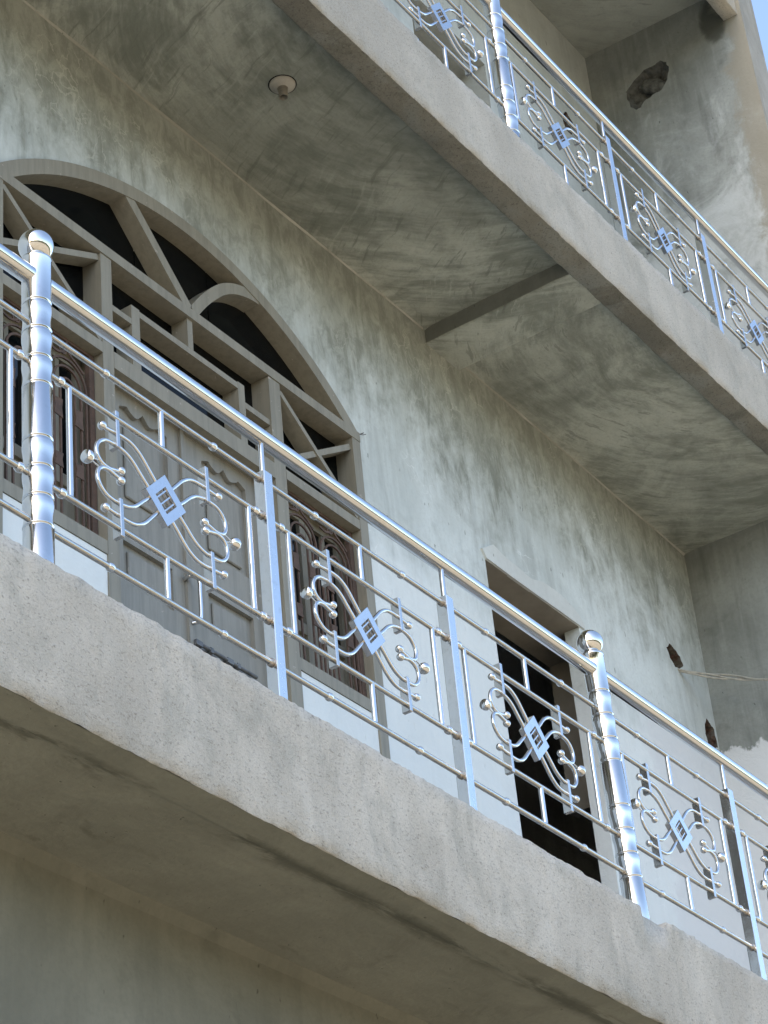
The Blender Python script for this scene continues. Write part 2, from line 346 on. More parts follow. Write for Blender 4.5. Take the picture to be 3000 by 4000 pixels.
    def build(s, name, mat, parent=None, loc=(0, 0, 0)):
        me = bpy.data.meshes.new(name); me.from_pydata(s.v, [], s.f); me.update()
        me.polygons.foreach_set('use_smooth', s.sm)
        bm = bmesh.new(); bm.from_mesh(me); bmesh.ops.recalc_face_normals(bm, faces=bm.faces[:]); bm.to_mesh(me); bm.free()
        me.materials.append(M[mat] if isinstance(mat, str) else mat)
        o = bpy.data.objects.new(name, me); COL.objects.link(o); o.location = loc
        if parent is not None: o.parent = parent
        return o

def sheet(outer, holes, fn, mb=None):
    """flat sheet with cut-outs: constrained triangulation of a polygon with holes, mapped to space by fn(u,v)"""
    pts = []; edges = []
    for loop in [outer] + holes:
        o = len(pts); n = len(loop); pts += [Vector(p) for p in loop]; edges += [(o + i, o + (i + 1) % n) for i in range(n)]
    v, e, f, *_ = delaunay_2d_cdt(pts, edges, [], 0, 1e-6)
    def inside(p, loop):
        c = False; n = len(loop)
        for i in range(n):
            (x1, y1), (x2, y2) = loop[i], loop[(i + 1) % n]
            if (y1 > p[1]) != (y2 > p[1]) and p[0] < (x2 - x1) * (p[1] - y1) / (y2 - y1) + x1: c = not c
        return c
    keep = []
    for q in f:
        c = sum((v[i] for i in q), Vector((0, 0))) / len(q)
        if inside(c, outer) and not any(inside(c, h) for h in holes): keep.append(tuple(q))
    mb = mb or MB(); mb.add([fn(p[0], p[1]) for p in v], keep); return mb

def tag(o, label, cat, group=None):
    o['label'] = label; o['category'] = cat
    if group: o['group'] = group
    return o
def thing(name, label, cat, loc=(0, 0, 0), group=None):
    o = bpy.data.objects.new(name, None); COL.objects.link(o); o.location = loc; o.empty_display_size = .1
    return tag(o, label, cat, group)
def inst(src, name, parent, loc=(0, 0, 0), rot=(0, 0, 0), scale=(1, 1, 1)):
    o = src.copy(); o.name = name; COL.objects.link(o); o.parent = parent; o.location = loc; o.rotation_euler = rot; o.scale = scale
    return o
def nz(x, y=0., z=0.): return noise.noise(Vector((x, y, z)))
def smooth_path(pts, n=6):
    """Catmull-Rom through points"""
    P = [Vector(p) for p in pts]; out = []
    for i in range(len(P) - 1):
        p0, p1, p2, p3 = P[max(i - 1, 0)], P[i], P[i + 1], P[min(i + 2, len(P) - 1)]
        for k in range(n):
            t = k / n; out.append(.5 * ((2 * p1) + (p2 - p0) * t + (2 * p0 - 5 * p1 + 4 * p2 - p3) * t * t + (3 * p1 - p0 - 3 * p2 + p3) * t ** 3))
    return out + [P[-1]]

# ================================================================== SETTING
g = MB().add([(-1500, -1500, 0), (1500, -1500, 0), (1500, 1500, 0), (-1500, 1500, 0)], [(0, 1, 2, 3)])
a = NT('dry_ground'); b1 = a.noise(a.pos, .25, 6, .6); b2 = a.noise(a.pos, 6, 6, .65)
M['ground'] = a.fin(a.mix(a.math('MULTIPLY', a.ramp(b2, .45, .7), .4), a.mix(a.ramp(b1, .40, .62), (.275, .232, .170), (.225, .196, .142)), (.168, .148, .106)), .95, a.bump(b2, .4, .03))
gr = g.build('ground', 'ground'); gr['kind'] = 'structure'

# ================================================================== HOUSE
FX0, FX1 = -14.0, 6.15
WY, W2Y, SX = 1.0, 1.06, 5.945           # wall planes: first floor, second floor, side wall
ZS, ZB = 4.469, 4.075                     # first-floor balcony edge, top and underside
house = thing('house', 'unfinished grey cement house with two balconies and bare plaster walls', 'building', (0, 1, 0))
def hpart(mb, name, mat):
    o = mb.build(name, mat, house); o.location = (0, -1, 0); return o

def blob(cx, cy, pts): return [(cx + x, cy + y) for x, y in pts]
def ragged(loop, amp, n=3, seed=0):
    out = []
    for i in range(len(loop)):
        a_, b_ = Vector(loop[i]), Vector(loop[(i + 1) % len(loop)])
        for k in range(n):
            p = a_.lerp(b_, k / n); q = (p.x * 60 + seed, p.y * 60)
            out.append((p.x + amp * nz(*q, 1.3), p.y + amp * nz(*q, 7.7)))
    return out
hole1 = ragged([(5.545, 6.985), (5.585, 7.018), (5.64, 7.005), (5.678, 6.985), (5.70, 6.945), (5.66, 6.915), (5.608, 6.90), (5.565, 6.93)], .010, 3)
hole2 = ragged([(5.853, 6.722), (5.89, 6.705), (5.925, 6.685), (5.93, 6.59), (5.885, 6.575), (5.835, 6.56), (5.818, 6.60), (5.82, 6.65)], .010, 3)

# arched opening: spring at z=6.87, radius 1.532
AX, AR, AZ = 1.927, 1.532, 7.296 - 1.532
def arc_z(x, r=AR): return AZ + math.sqrt(max(r * r - (x - AX) ** 2, 0))
XL, XR = .868, 2.986
arch_loop = [(XL, 4.46)] + [(XL + (XR - XL) * i / 40, arc_z(XL + (XR - XL) * i / 40)) for i in range(41)] + [(XR, 4.46)]
D0, D1, DZ = 3.89, 4.66, 6.716
door_loop = [(D0 + .028, 4.46), (D0, DZ), (D1, DZ), (D1 + .01, 4.46)]
ZT = 7.80
# merge the openings with the lower edge so the outline stays one polygon
outer = [(FX0, 4.46), (XL, 4.46)] + arch_loop[1:-1] + [(XR, 4.46), (D0 + .028, 4.46), (D0, DZ), (D1, DZ), (D1 + .01, 4.46), (SX + .02, 4.46), (SX + .02, ZT), (FX0, ZT)]
wall = sheet(outer, [hole1, hole2], lambda x, z: (x, WY, z))
# returns of the openings
for loop, dep, in ((arch_loop, .25), (door_loop, .075)):
    for i in range(len(loop) - 1):
        (x0, z0), (x1, z1) = loop[i], loop[i + 1]
        if loop is door_loop and i == 1: continue
        wall.add([(x0, WY, z0), (x1, WY, z1), (x1, WY + dep, z1), (x0, WY + dep, z0)], [(0, 1, 2, 3)])
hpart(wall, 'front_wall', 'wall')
# lintel underside and the wider room reveal behind the doorway
hpart(MB().box(D0 - .1, 4.885, WY + .001, 1.29, DZ, DZ + .02), 'lintel_underside', 'inner')
hpart(MB().box(4.885, 4.95, WY + .076, 1.29, 5.98, DZ), 'inner_wall', 'inner')
# raised plaster rim above the doorway
rim = [(3.86, 6.755)] + [(3.86 + .10 * i, 6.800 + .030 * nz(i * .7, 3) + .014 * math.sin(i * 1.3)) for i in range(1, 9)] + [(4.70, 6.735), (4.70, 6.7165), (3.892, 6.7165)]
hpart(MB().prism(ragged(rim, .004, 4), WY - .010, WY + .004), 'plaster_rim', 'rim')

def bowl(loop, fn, depth, mb=None, jit=.012):
    """broken-out pocket: side walls and a rough floor behind a ragged hole"""
    n = len(loop); c = sum((Vector(p) for p in loop), Vector((0, 0))) / n; v = []; f = []
    for k, (t, d) in enumerate(((1, 0), (.97, .35), (.86, .75), (.5, 1.0), (.02, 1.05))):
        for i, p in enumerate(loop):
            q = c + (Vector(p) - c) * t; j = 0 if k == 0 else jit * nz(p[0] * 45, p[1] * 45, k * 3.1)
            v.append(fn(q.x + j, q.y + j, depth * d + abs(j) * .8))
    for k in range(4):
        for i in range(n): f.append((k * n + i, k * n + (i + 1) % n, (k + 1) * n + (i + 1) % n, (k + 1) * n + i))
    mb = mb or MB(); mb.add(v, f); return mb
hpart(bowl(hole1, lambda x, z, d: (x, WY + d, z), .12), 'wall_hole', 'brick')
hpart(bowl(hole2, lambda x, z, d: (x, WY + d, z), .11), 'wall_hole', 'brick')

# side wall (faces the camera side) with the big broken hole upstairs, and its front edge
hole3 = ragged([(.844, 10.727), (.787, 10.775), (.714, 10.812), (.638, 10.812), (.607, 10.818), (.573, 10.79), (.564, 10.728), (.589, 10.662), (.627, 10.614), (.688, 10.609), (.751, 10.591), (.774, 10.562), (.803, 10.564), (.834, 10.601), (.847, 10.669)], .008, 3)
PY = .08
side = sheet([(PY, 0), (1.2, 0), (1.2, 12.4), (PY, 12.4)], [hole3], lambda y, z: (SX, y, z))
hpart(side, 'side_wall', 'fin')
hpart(bowl(hole3, lambda y, z, d: (SX + d, y, z), .08), 'wall_hole', 'rubble')
lump = MB()
bm = bmesh.new(); bmesh.ops.create_icosphere(bm, subdivisions=3, radius=1)
for v in bm.verts:
    k = 1 + .22 * nz(*(v.co * 2.3)); q = v.co * k; q = Matrix.Rotation(.55, 3, 'X') @ Vector((q.x * .034, q.y * .085, q.z * .048)); v.co = q + Vector((SX + .052, .70, 10.715))
bm.verts.index_update(); lump.add([v.co for v in bm.verts], [[v.index for v in f.verts] for f in bm.faces], False); bm.free()
hpart(lump, 'mortar_lump', 'rubble')
pier = MB(); N = 60
for i in range(N):
    z0, z1 = 12.4 * i / N, 12.4 * (i + 1) / N
    pier.add([(SX, PY, z0), (6.165, PY, z0), (6.165, PY, z1), (SX, PY, z1)], [(0, 1, 2, 3)])
pier.add([(6.165, PY, 0), (6.165, 8, 0), (6.165, 8, 12.4), (6.165, PY, 12.4)], [(0, 1, 2, 3)])
hpart(pier, 'wall_pier', 'front_fin')

# second-floor wall with doorway and small hole
hole4 = ragged([(5.50, 10.35), (5.53, 10.40), (5.565, 10.43), (5.60, 10.415), (5.632, 10.40), (5.62, 10.34), (5.585, 10.275), (5.545, 10.275), (5.513, 10.303)], .012, 3, 5)
E0, E1, EZ = 3.96, 4.667, 10.136
outer2 = [(FX0, 8.0), (E0, 8.0), (E0, EZ), (E1, EZ), (E1, 8.0), (SX + .02, 8.0), (SX + .02, 11.2), (FX0, 11.2)]
w2 = sheet(outer2, [hole4], lambda x, z: (x, W2Y, z))
for (x0, z0), (x1, z1) in (((E0, 8), (E0, EZ)), ((E0, EZ), (E1, EZ)), ((E1, EZ), (E1, 8))):
    w2.add([(x0, W2Y, z0), (x1, W2Y, z1), (x1, W2Y + .3, z1), (x0, W2Y + .3, z0)], [(0, 1, 2, 3)])
hpart(w2, 'upper_front_wall', 'upper_wall')
hpart(bowl(hole4, lambda x, z, d: (x, W2Y + d, z), .06), 'wall_hole', 'brick')
# rooms behind: dark, closed
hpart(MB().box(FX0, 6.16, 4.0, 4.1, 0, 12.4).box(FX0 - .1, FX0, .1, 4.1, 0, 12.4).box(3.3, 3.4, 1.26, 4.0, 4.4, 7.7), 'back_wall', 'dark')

# ground-floor wall below the balcony
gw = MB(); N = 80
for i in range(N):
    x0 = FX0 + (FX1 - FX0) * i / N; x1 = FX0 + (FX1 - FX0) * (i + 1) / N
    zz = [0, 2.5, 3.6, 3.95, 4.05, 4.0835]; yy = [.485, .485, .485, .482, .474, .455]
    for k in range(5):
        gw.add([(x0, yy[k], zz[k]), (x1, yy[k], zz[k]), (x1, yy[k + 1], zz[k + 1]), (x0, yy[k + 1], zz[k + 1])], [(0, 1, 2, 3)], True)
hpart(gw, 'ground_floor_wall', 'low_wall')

def rough_beam(x0, x1, section, amp, notch=None, step=.018):
    """edge beam: (y,z,jitter) profile swept along X with crumbling arrises; profile runs from underside round the face to the top"""
    n = int((x1 - x0) / step); mb = MB(); v = []; f = []; m = len(section)
    for i in range(n + 1):
        x = x0 + (x1 - x0) * i / n
        for k, (y, z, j) in enumerate(section):
            if callable(z): z = z(x)
            d = nz(x * 9, k * 5.3) * .5 + nz(x * 31, k * 5.3, 2) * .4 + nz(x * 90, k * 3.3, 5) * .3
            e = nz(x * 11, k * 5.3, 9) * .6 + nz(x * 47, k * 5.3, 4) * .5
            dz = notch(x, k) if notch else (0, 0)
            v.append((x, y + e * amp * j + dz[0], z + d * amp * j + dz[1]))
        if i:
            o = (i - 1) * m; f += [(o + k, o + k + 1, o + m + k + 1, o + m + k) for k in range(m - 1)]
    mb.add(v, f, True); return mb
# first-floor balcony slab
def notch1(x, k):
    if k < 6: return (0, 0)
    t = max(0, 1 - abs(x - 2.795) / .085); t = min(1, t * 2.2)
    return (.040 * t, -(.040 + .012 * nz(x * 60)) * t)
ztop1 = lambda x: 4.469 - .006 * max(0, x - 1)
ztop1b = lambda x: ztop1(x) - .008
hpart(rough_beam(FX0, FX1, [(-.046, ZB + .0005, .5), (-.05, ZB + .005, .8), (-.051, ZB + .05, .4), (-.053, 4.20, .5), (-.051, 4.33, .5), (-.051, 4.42, .5), (-.050, ztop1b, 1.0), (-.042, ztop1, 1.0), (-.01, ztop1, .6), (1.3, 4.462, .2)], .0115, notch1), 'balcony_edge', 'beam')
so_ = MB(); N = 90
def soff_step(x): return .052 + .018 * (x > 1.0) * min(1, (x - 1.0) / 1.5) + .010 * nz(x * 3.0) + .005 * nz(x * 14)
for i in range(N):
    x0 = FX0 + (FX1 - FX0) * i / N; x1 = FX0 + (FX1 - FX0) * (i + 1) / N
    for (xa, xb) in ((x0, x1),):
        s0, s1 = soff_step(xa), soff_step(xb)
        so_.add([(xa, -.046, ZB), (xb, -.046, ZB), (xb, s1, ZB + .0015), (xa, s0, ZB + .0015)], [(0, 1, 2, 3)])
        so_.add([(xa, s0, ZB + .0015), (xb, s1, ZB + .0015), (xb, s1 + .004, ZB + .0085), (xa, s0 + .004, ZB + .0085)], [(0, 1, 2, 3)])
        so_.add([(xa, s0 + .004, ZB + .0085), (xb, s1 + .004, ZB + .0085), (xb, .46, ZB + .0085), (xa, .46, ZB + .0085)], [(0, 1, 2, 3)])
hpart(so_, 'balcony_underside', 'soffit')
# second-floor balcony: edge beam, its underside, trowelled ceiling in two bays, cross beam
YF, YI = .161, .270
zu = lambda x: 7.672 + .006 * (x - 2)
zt = lambda x: 8.058 + .010 * max(0, x - 3)
hpart(rough_beam(FX0, SX, [(YF + .004, lambda x: zu(x) + .001, .6), (YF, lambda x: zu(x) + .006, .8), (YF - .001, lambda x: zu(x) + .06, .4), (YF - .002, lambda x: zu(x) + .2, .5), (YF, lambda x: zt(x) - .05, .5), (YF + .001, lambda x: zt(x) - .008, 1.), (YF + .008, zt, .9), (YF + .06, zt, .4), (1.3, lambda x: 8.04, .1)], .010), 'upper_balcony_edge', 'beam2')
hpart(rough_beam(FX0, SX, [(YF + .0035, lambda x: zu(x), .3), (YI - .006, lambda x: zu(x) + .0005, .5), (YI, lambda x: zu(x) + .006, .8), (YI + .002, lambda x: 7.82, .1)], .007), 'edge_beam_underside', 'strip')
cz = lambda x: 7.772 if x < 3.7 else 7.752 - .030 * (x - 3.88)
ce = MB(); N = 110
for (xa, xb) in ((FX0, 3.62), (3.87, SX + .01)):
    n = int((xb - xa) / .09)
    for i in range(n):
        x0 = xa + (xb - xa) * i / n; x1 = xa + (xb - xa) * (i + 1) / n
        ys = [YI - .02, .45, .65, .85, .96, .985, 1.003]
        for k in range(6):
            def zz(x, y): return cz(x) + .006 * nz(x * 2.2, y * 2.2) - (0.000 if y < .95 else .010 * ((y - .95) / .05) ** 2)
            ce.add([(x0, ys[k], zz(x0, ys[k])), (x1, ys[k], zz(x1, ys[k])), (x1, ys[k + 1], zz(x1, ys[k + 1])), (x0, ys[k + 1], zz(x0, ys[k + 1]))], [(0, 1, 2, 3)], True)
hpart(ce, 'ceiling', 'ceil')
jts = [MB(), MB()]
for i in range(330):                       # smeared bead of lime where the ceiling was pointed to the wall
    x0 = -.5 + i * .0195; x1 = x0 + .0195
    if 3.6 < x1 and x0 < 3.9 or x1 > SX: continue
    w0, w1 = [.0045 + .006 * max(0, nz(x * 3.1, 4.4) + .25 * nz(x * 21, 8)) for x in (x0, x1)]
    z0_, z1_ = cz(x0) - .012 + .006 * nz(x0 * 2.2, 2.2), cz(x1) - .012 + .006 * nz(x1 * 2.2, 2.2)
    jts[x0 > 3.7].add([(x0, .999, z0_ - w0), (x1, .999, z1_ - w1), (x1, .999 - w1, z1_ + .002), (x0, .999 - w0, z0_ + .002)], [(0, 1, 2, 3)], True)
for jt in jts: hpart(jt, 'joint_bead', 'bead_lime')
cb = MB(); prof = [(3.615, 7.80), (3.613, 7.694), (3.619, 7.688), (3.70, 7.687), (3.865, 7.687), (3.878, 7.692), (3.880, 7.80)]; N = 36
v = []; f = []
for i in range(N + 1):
    y = YI - .01 + (1.004 - YI + .01) * i / N
    v += [(x + .003 * nz(y * 9, k), y, z + .003 * nz(y * 12, k, 4)) for k, (x, z) in enumerate(prof)]
    if i: o = (i - 1) * 7; f += [(o + k, o + k + 1, o + 7 + k + 1, o + 7 + k) for k in range(6)]
hpart(MB().add(v, [q for k, q in enumerate(f) if k % 6 > 0]), 'cross_beam', 'ceil'); hpart(MB().add(v, [q for k, q in enumerate(f) if k % 6 == 0]), 'cross_beam_side', 'beam_shade')  # left side split off to carry its painted shade
# roof: ceiling of the second floor and its edge beam
hpart(MB().add([(FX0, .15, 11.10), (SX + .01, .15, 11.085), (SX + .01, 1.08, 11.115), (FX0, 1.08, 11.13)], [(0, 1, 2, 3)]), 'upper_ceiling', 'ceil2')
hpart(rough_beam(FX0, SX + .003, [(.19, 11.2, 0), (.19, 10.87, .8), (.187, 10.864, .8), (.105, 10.863, .8), (.10, 10.87, .8), (.10, 11.5, .3)], .006), 'roof_beam', 'beam2')
hpart(MB().box(FX0, 6.16, .101, 4.1, 11.5, 11.62), 'roof_slab', 'beam2')

# ================================================================== ARCHED DOOR
YA = .988                                   # face of the timber frame
ad = thing('arched_door', 'wide arched timber door frame, grey brown, with fanlight and panelled double door', 'door', (AX, 1.03, ZS))
def apart(mb, name, mat='wood', parent=None):
    o = mb.build(name, mat, parent or ad)
    if parent is None: o.location = (-AX, -1.03, -ZS)
    return o
YB = 1.075
def bar(name, a_, b_, w, y0=YA, y1=YB): return apart(MB().bar(a_, b_, w, y0, y1), name)
n = 44
arc = [(XL + .004 + (XR - XL - .008) * i / n, 0) for i in range(n + 1)]
def arc_pts(r):
    h = math.asin(min(1, (AX - XL - .004) / AR)); return [(AX + r * math.sin(-h + 2 * h * i / n), AZ + r * math.cos(-h + 2 * h * i / n)) for i in range(n + 1)]
apart(MB().strip(arc_pts(AR - .032), .058, YA, YB + .02), 'arch_head')
for x in (XL + .031, XR - .031): apart(MB().box(x - .027, x + .027, YA + .001, YB + .019, 4.47, 6.84), 'jamb')
apart(MB().box(XL + .004, XR - .004, YA - .002, YB + .018, 6.838, 6.882), 'transom')
apart(MB().box(1.421, 1.478, YA + .003, YB + .03, 4.47, 6.837), 'mullion'); apart(MB().box(2.386, 2.456, YA + .003, YB + .03, 4.47, 6.837), 'mullion')
for x0, x1 in ((XL + .059, 1.420), (2.457, XR - .059)): apart(MB().box(x0, x1, YA + .002, YB + .03, 6.405, 6.448), 'lower_transom')
apart(MB().box(1.479, 2.385, YA + .002, YB + .03, 6.372, 6.440), 'lower_transom')
apart(MB().bar((1.580, 7.215), (1.918, 6.884), .046, YA + .004, YB), 'fanlight_spoke')
apart(MB().strip(smooth_path([(1.945, 6.885), (2.02, 6.985), (2.12, 7.090), (2.21, 7.148), (2.30, 7.178), (2.36, 7.185)], 5), .046, YA + .004, YB), 'fanlight_spoke')
apart(MB().bar((2.46, 6.805), (2.925, 6.462), .022, YA + .006, YB - .01), 'cross_brace'); apart(MB().bar((2.46, 6.495), (2.925, 6.795), .024, YA + .012, YB - .012), 'cross_brace')
apart(MB().bar((.93, 6.825), (1.42, 6.458), .022, YA + .006, YB - .01), 'cross_brace'); apart(MB().bar((.93, 6.59), (1.42, 6.822), .024, YA + .012, YB - .012), 'cross_brace')
for x0, x1, z0, z1 in ((1.479, 1.589, 6.625, 6.650), (1.590, 1.634, 6.442, 6.712), (1.635, 2.196, 6.680, 6.706), (2.197, 2.236, 6.442, 6.712), (2.237, 2.385, 6.612, 6.638), (1.908, 1.938, 6.707, 6.837)):
    apart(MB().box(x0, x1, YA + .010, YB - .005, z0, z1), 'fret_bar')
# panes
def fan_pane(x0, x1):
    k = 16; top = [(x0 + (x1 - x0) * i / k, arc_z(x0 + (x1 - x0) * i / k) - .05) for i in range(k + 1)]
    return MB().prism([(x0, 6.87)] + top + [(x1, 6.87)], YB - .008, YB - .004)
apart(fan_pane(.93, 1.70), 'pane', 'void'); apart(fan_pane(1.705, 2.13), 'pane', 'void'); apart(fan_pane(2.135, 2.93), 'pane', 'void')
for x0, x1 in ((XL + .05, 1.43), (1.47, 2.39), (2.45, XR - .05)): apart(MB().box(x0, x1, YB - .003, YB + .002, 6.43, 6.85), 'pane', 'void')
# door leaves with a cusped upper panel and a lower panel
def leaf(x0, x1, cx):
    yf = 1.062; hw = .128
    top = smooth_path([(cx - hw, 6.305), (cx - hw + .04, 6.322), (cx - .075, 6.312), (cx - .035, 6.298), (cx, 6.330)], 4)
    top = [(p.x, p.y) for p in top]; topR = [(2 * cx - x, z) for x, z in reversed(top[:-1])]
    up = [(cx - hw, 5.925)] + top + topR + [(cx + hw, 5.925)]
    lo = [(cx - hw, 5.60), (cx - hw, 5.765), (cx + hw, 5.765), (cx + hw, 5.60)]; lo2 = [(cx - hw, 4.75), (cx - hw, 5.35), (cx + hw, 5.35), (cx + hw, 4.75)]
    mb = sheet([(x0, 4.48), (x1, 4.48), (x1, 6.375), (x0, 6.375)], [up, lo, lo2], lambda x, z: (x, yf, z))
    for loop in (up, lo, lo2):
        for i in range(len(loop)):
            (xa, za), (xb, zb) = loop[i], loop[(i + 1) % len(loop)]; mb.add([(xa, yf, za), (xb, yf, zb), (xb, yf + .018, zb), (xa, yf + .018, za)], [(0, 1, 2, 3)])
    mb.add([(x0, yf, 4.48), (x0, yf + .04, 4.48), (x0, yf + .04, 6.375), (x0, yf, 6.375)], [(0, 1, 2, 3)]); mb.add([(x1, yf, 4.48), (x1, yf + .04, 4.48), (x1, yf + .04, 6.375), (x1, yf, 6.375)], [(0, 1, 2, 3)])
    lf = apart(mb, 'door_leaf', 'door')
    for z0, z1 in ((5.90, 6.36), (5.58, 5.79), (4.7, 5.4)):
        p = MB().box(cx - hw - .01, cx + hw + .01, yf + .018, yf + .03, z0, z1); p.cbox(cx - hw + .035, cx + hw - .035, yf + .008, yf + .0185, z0 + .055, z1 - .085 if z1 > 6 else z1 - .05, .004)
        p.build('door_panel', 'door', lf)
    return lf
lfL = leaf(1.482, 1.924, 1.712); lfR = leaf(1.929, 2.382, 2.162)
MB().box(1.905, 1.9235, 1.050, 1.0618, 4.48, 6.374).build('meeting_strip', 'door', lfL)
hd = MB().tube(smooth_path([(1.900, 1.062, 5.75), (1.900, 1.03, 5.752), (1.935, 1.024, 5.75), (1.938, 1.024, 5.70), (1.938, 1.024, 5.62), (1.934, 1.03, 5.59), (1.920, 1.05, 5.583)], 4), .0075, 10)
hd.build('pull_handle', 'steel', lfL); MB().lathe([(.016, 0), (.016, .006), (.006, .012)], (1.892, 1.0615, 5.742), 16, 'y').build('handle_rosette', 'weld', lfL)
bl = MB().tube([(1.93, 1.046, 5.515), (2.262, 1.046, 5.512)], .0075, 10)
for x, w in ((1.925, .022), (2.003, .010), (2.095, .020), (2.150, .010)): bl.box(x, x + w * 1.6, 1.039, 1.0612, 5.503, 5.522)
bl.build('door_bolt', 'iron', lfR)
# side windows behind the grilles: sashes with glass over wooden panels
for x0, x1 in ((XL + .06, 1.420), (2.457, XR - .06)):
    ym = 1.085; xm = (x0 + x1) / 2
    apart(MB().box(x0, x1, YA + .004, ym + .05, 5.602, 5.652), 'window_sill')
    for a0, a1 in ((x0, xm - .002), (xm + .002, x1)):
        s_ = MB(); w = .036
        s_.box(a0, a0 + w, ym, ym + .035, 5.653, 6.404).box(a1 - w, a1, ym, ym + .035, 5.653, 6.404)
        for z0, z1 in ((5.653, 5.70), (5.86, 5.905), (6.36, 6.404)): s_.box(a0 + w, a1 - w, ym + .001, ym + .034, z0, z1)
        s_.box((a0 + a1) / 2 - .010, (a0 + a1) / 2 + .010, ym + .004, ym + .03, 5.906, 6.359)
        sash = apart(s_, 'window_sash')
        MB().box(a0 + w, a1 - w, ym + .016, ym + .02, 5.905, 6.36).build('pane', 'glass', sash)
        MB().box(a0 + w, a1 - w, ym + .014, ym + .022, 5.70, 5.86).build('panel', 'wood', sash)
# plaster apron under each side window
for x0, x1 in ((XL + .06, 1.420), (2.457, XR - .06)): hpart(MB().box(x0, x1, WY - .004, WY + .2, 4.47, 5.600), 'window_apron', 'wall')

# ================================================================== WINDOW GRILLES
def grille(x0, x1, label):
    yc = 1.032; t = thing('window_grille', label, 'grille', ((x0 + x1) / 2, yc, 5.653), 'rusty grilles beside the arched door')
    off = (-(x0 + x1) / 2, -yc, -5.653)
    def add(mb, name): o = mb.build(name, 'rust', t); o.location = off; return o
    z0, z1 = 5.656, 6.402; w = .013; ya, yb = yc - .0035, yc + .0035
    add(MB().box(x0, x0 + w, ya - .001, yb + .012, z0, z1), 'side_bar'); add(MB().box(x1 - w * 1.9, x1, ya - .001, yb + .012, z0, z1), 'side_bar')
    add(MB().box(x0 + w, x1 - w * 1.9, ya, yb, z1 - .012, z1), 'top_bar'); add(MB().box(x0 + w, x1 - w * 1.9, ya, yb, z0, z0 + .010), 'bottom_bar')
    wd = (x1 - x0 - 3 * w) / 2
    for i in range(2):
        cx = x0 + w + wd * (i + .5) + (i * .004)
        for r, apex in ((.094, 6.318), (.068, 6.284), (.036, 6.236)):
            zc = apex - r
            pts = [(cx - r, z0 + .01)] + [(cx - r * math.cos(math.pi * k / 14), zc + r * math.sin(math.pi * k / 14)) for k in range(15)] + [(cx + r, z0 + .01)]
            add(MB().strip(pts, .0078, ya + .0004 * (r < .05), yb - .0004 * (r < .05)), 'arched_bar')
        add(MB().strip(smooth_path([(cx - .085, 6.335), (cx - .05, 6.328), (cx - .015, 6.345), (cx, 6.390)], 5), .008, ya + .0008, yb - .0008), 'ogee_bar')
        add(MB().strip(smooth_path([(cx + .085, 6.30), (cx + .05, 6.325), (cx + .015, 6.345), (cx, 6.390)], 5), .008, ya + .0012, yb - .0005), 'ogee_bar')
        add(MB().strip([(cx - .02 + .017 * math.cos(k * math.pi / 6), 6.350 + .0 + .017 * math.sin(k * math.pi / 6)) for k in range(13)], .006, ya + .0015, yb - .0015), 'ring')
        for sx in (-1, 1):
            pl = [(cx + sx * .051 + q[0], q[1]) for q in ((-.021, 6.13), (.021, 6.135), (.017, 6.10), (.021, 6.06), (-.021, 6.065), (-.016, 6.10))]
            add(MB().prism(pl, ya - .003, ya + .0005), 'joining_plate')
            pl = [(cx + sx * .051 + q[0], q[1]) for q in ((-.021, 5.915), (.021, 5.92), (.015, 5.895), (.021, 5.865), (-.021, 5.865), (-.015, 5.89))]
            add(MB().prism(pl, ya - .003, ya + .0005), 'joining_plate')
    return t
grille(.930, 1.416, 'rusty iron window grille with looped arches left of the grey double door')
grille(2.462, 2.922, 'rusty iron window grille with looped arches right of the grey double door')

# ================================================================== RAILINGS
ZR = 5.1755
Z2, Z3, Z4 = -.1216, -.4521, -.5815
ZH = .147; RH = .0247
# --- shared pieces, built once at the origin
def proto(mb, name, mat):
    o = mb.build(name, mat); COL.objects.unlink(o); return o
RR = .0080
def scroll_pts(pts): return smooth_path([(x, 0, z) for x, z in pts], 6)
P_ = {}
dm, hm = .0785, .042
pl = sheet([(dm, 0), (0, dm), (-dm, 0), (0, -dm)], [[(hm, 0), (0, hm), (-hm, 0), (0, -hm)]], lambda x, z: (x, -.009, z))
sheet([(dm, 0), (0, dm), (-dm, 0), (0, -dm)], [[(hm, 0), (0, hm), (-hm, 0), (0, -hm)]], lambda x, z: (x, .009, z), pl)
for q in (dm, hm):
    lp = [(q, 0), (0, q), (-q, 0), (0, -q)]
    for i in range(4):
        (xa, za), (xb, zb) = lp[i], lp[(i + 1) % 4]; pl.add([(xa, -.009, za), (xb, -.009, zb), (xb, .009, zb), (xa, .009, za)], [(0, 1, 2, 3)])
P_['ornament'] = proto(pl, 'ornament', 'plate')
P_['bar_f'] = proto(MB().bar((-hm * .52, -hm * .52), (hm * .52, hm * .52), .0042, -.0065, -.0035), 'lattice_bar', 'plate')
P_['bar_b'] = proto(MB().bar((-hm * .52, hm * .52), (hm * .52, -hm * .52), .0042, .0035, .0065), 'lattice_bar', 'weld')
P_['bracket'] = proto(MB().cbox(-.0068, .0068, -.0105, .0185, -.056, .056, .0016), 'bracket', 'bracket')
RT = .0060
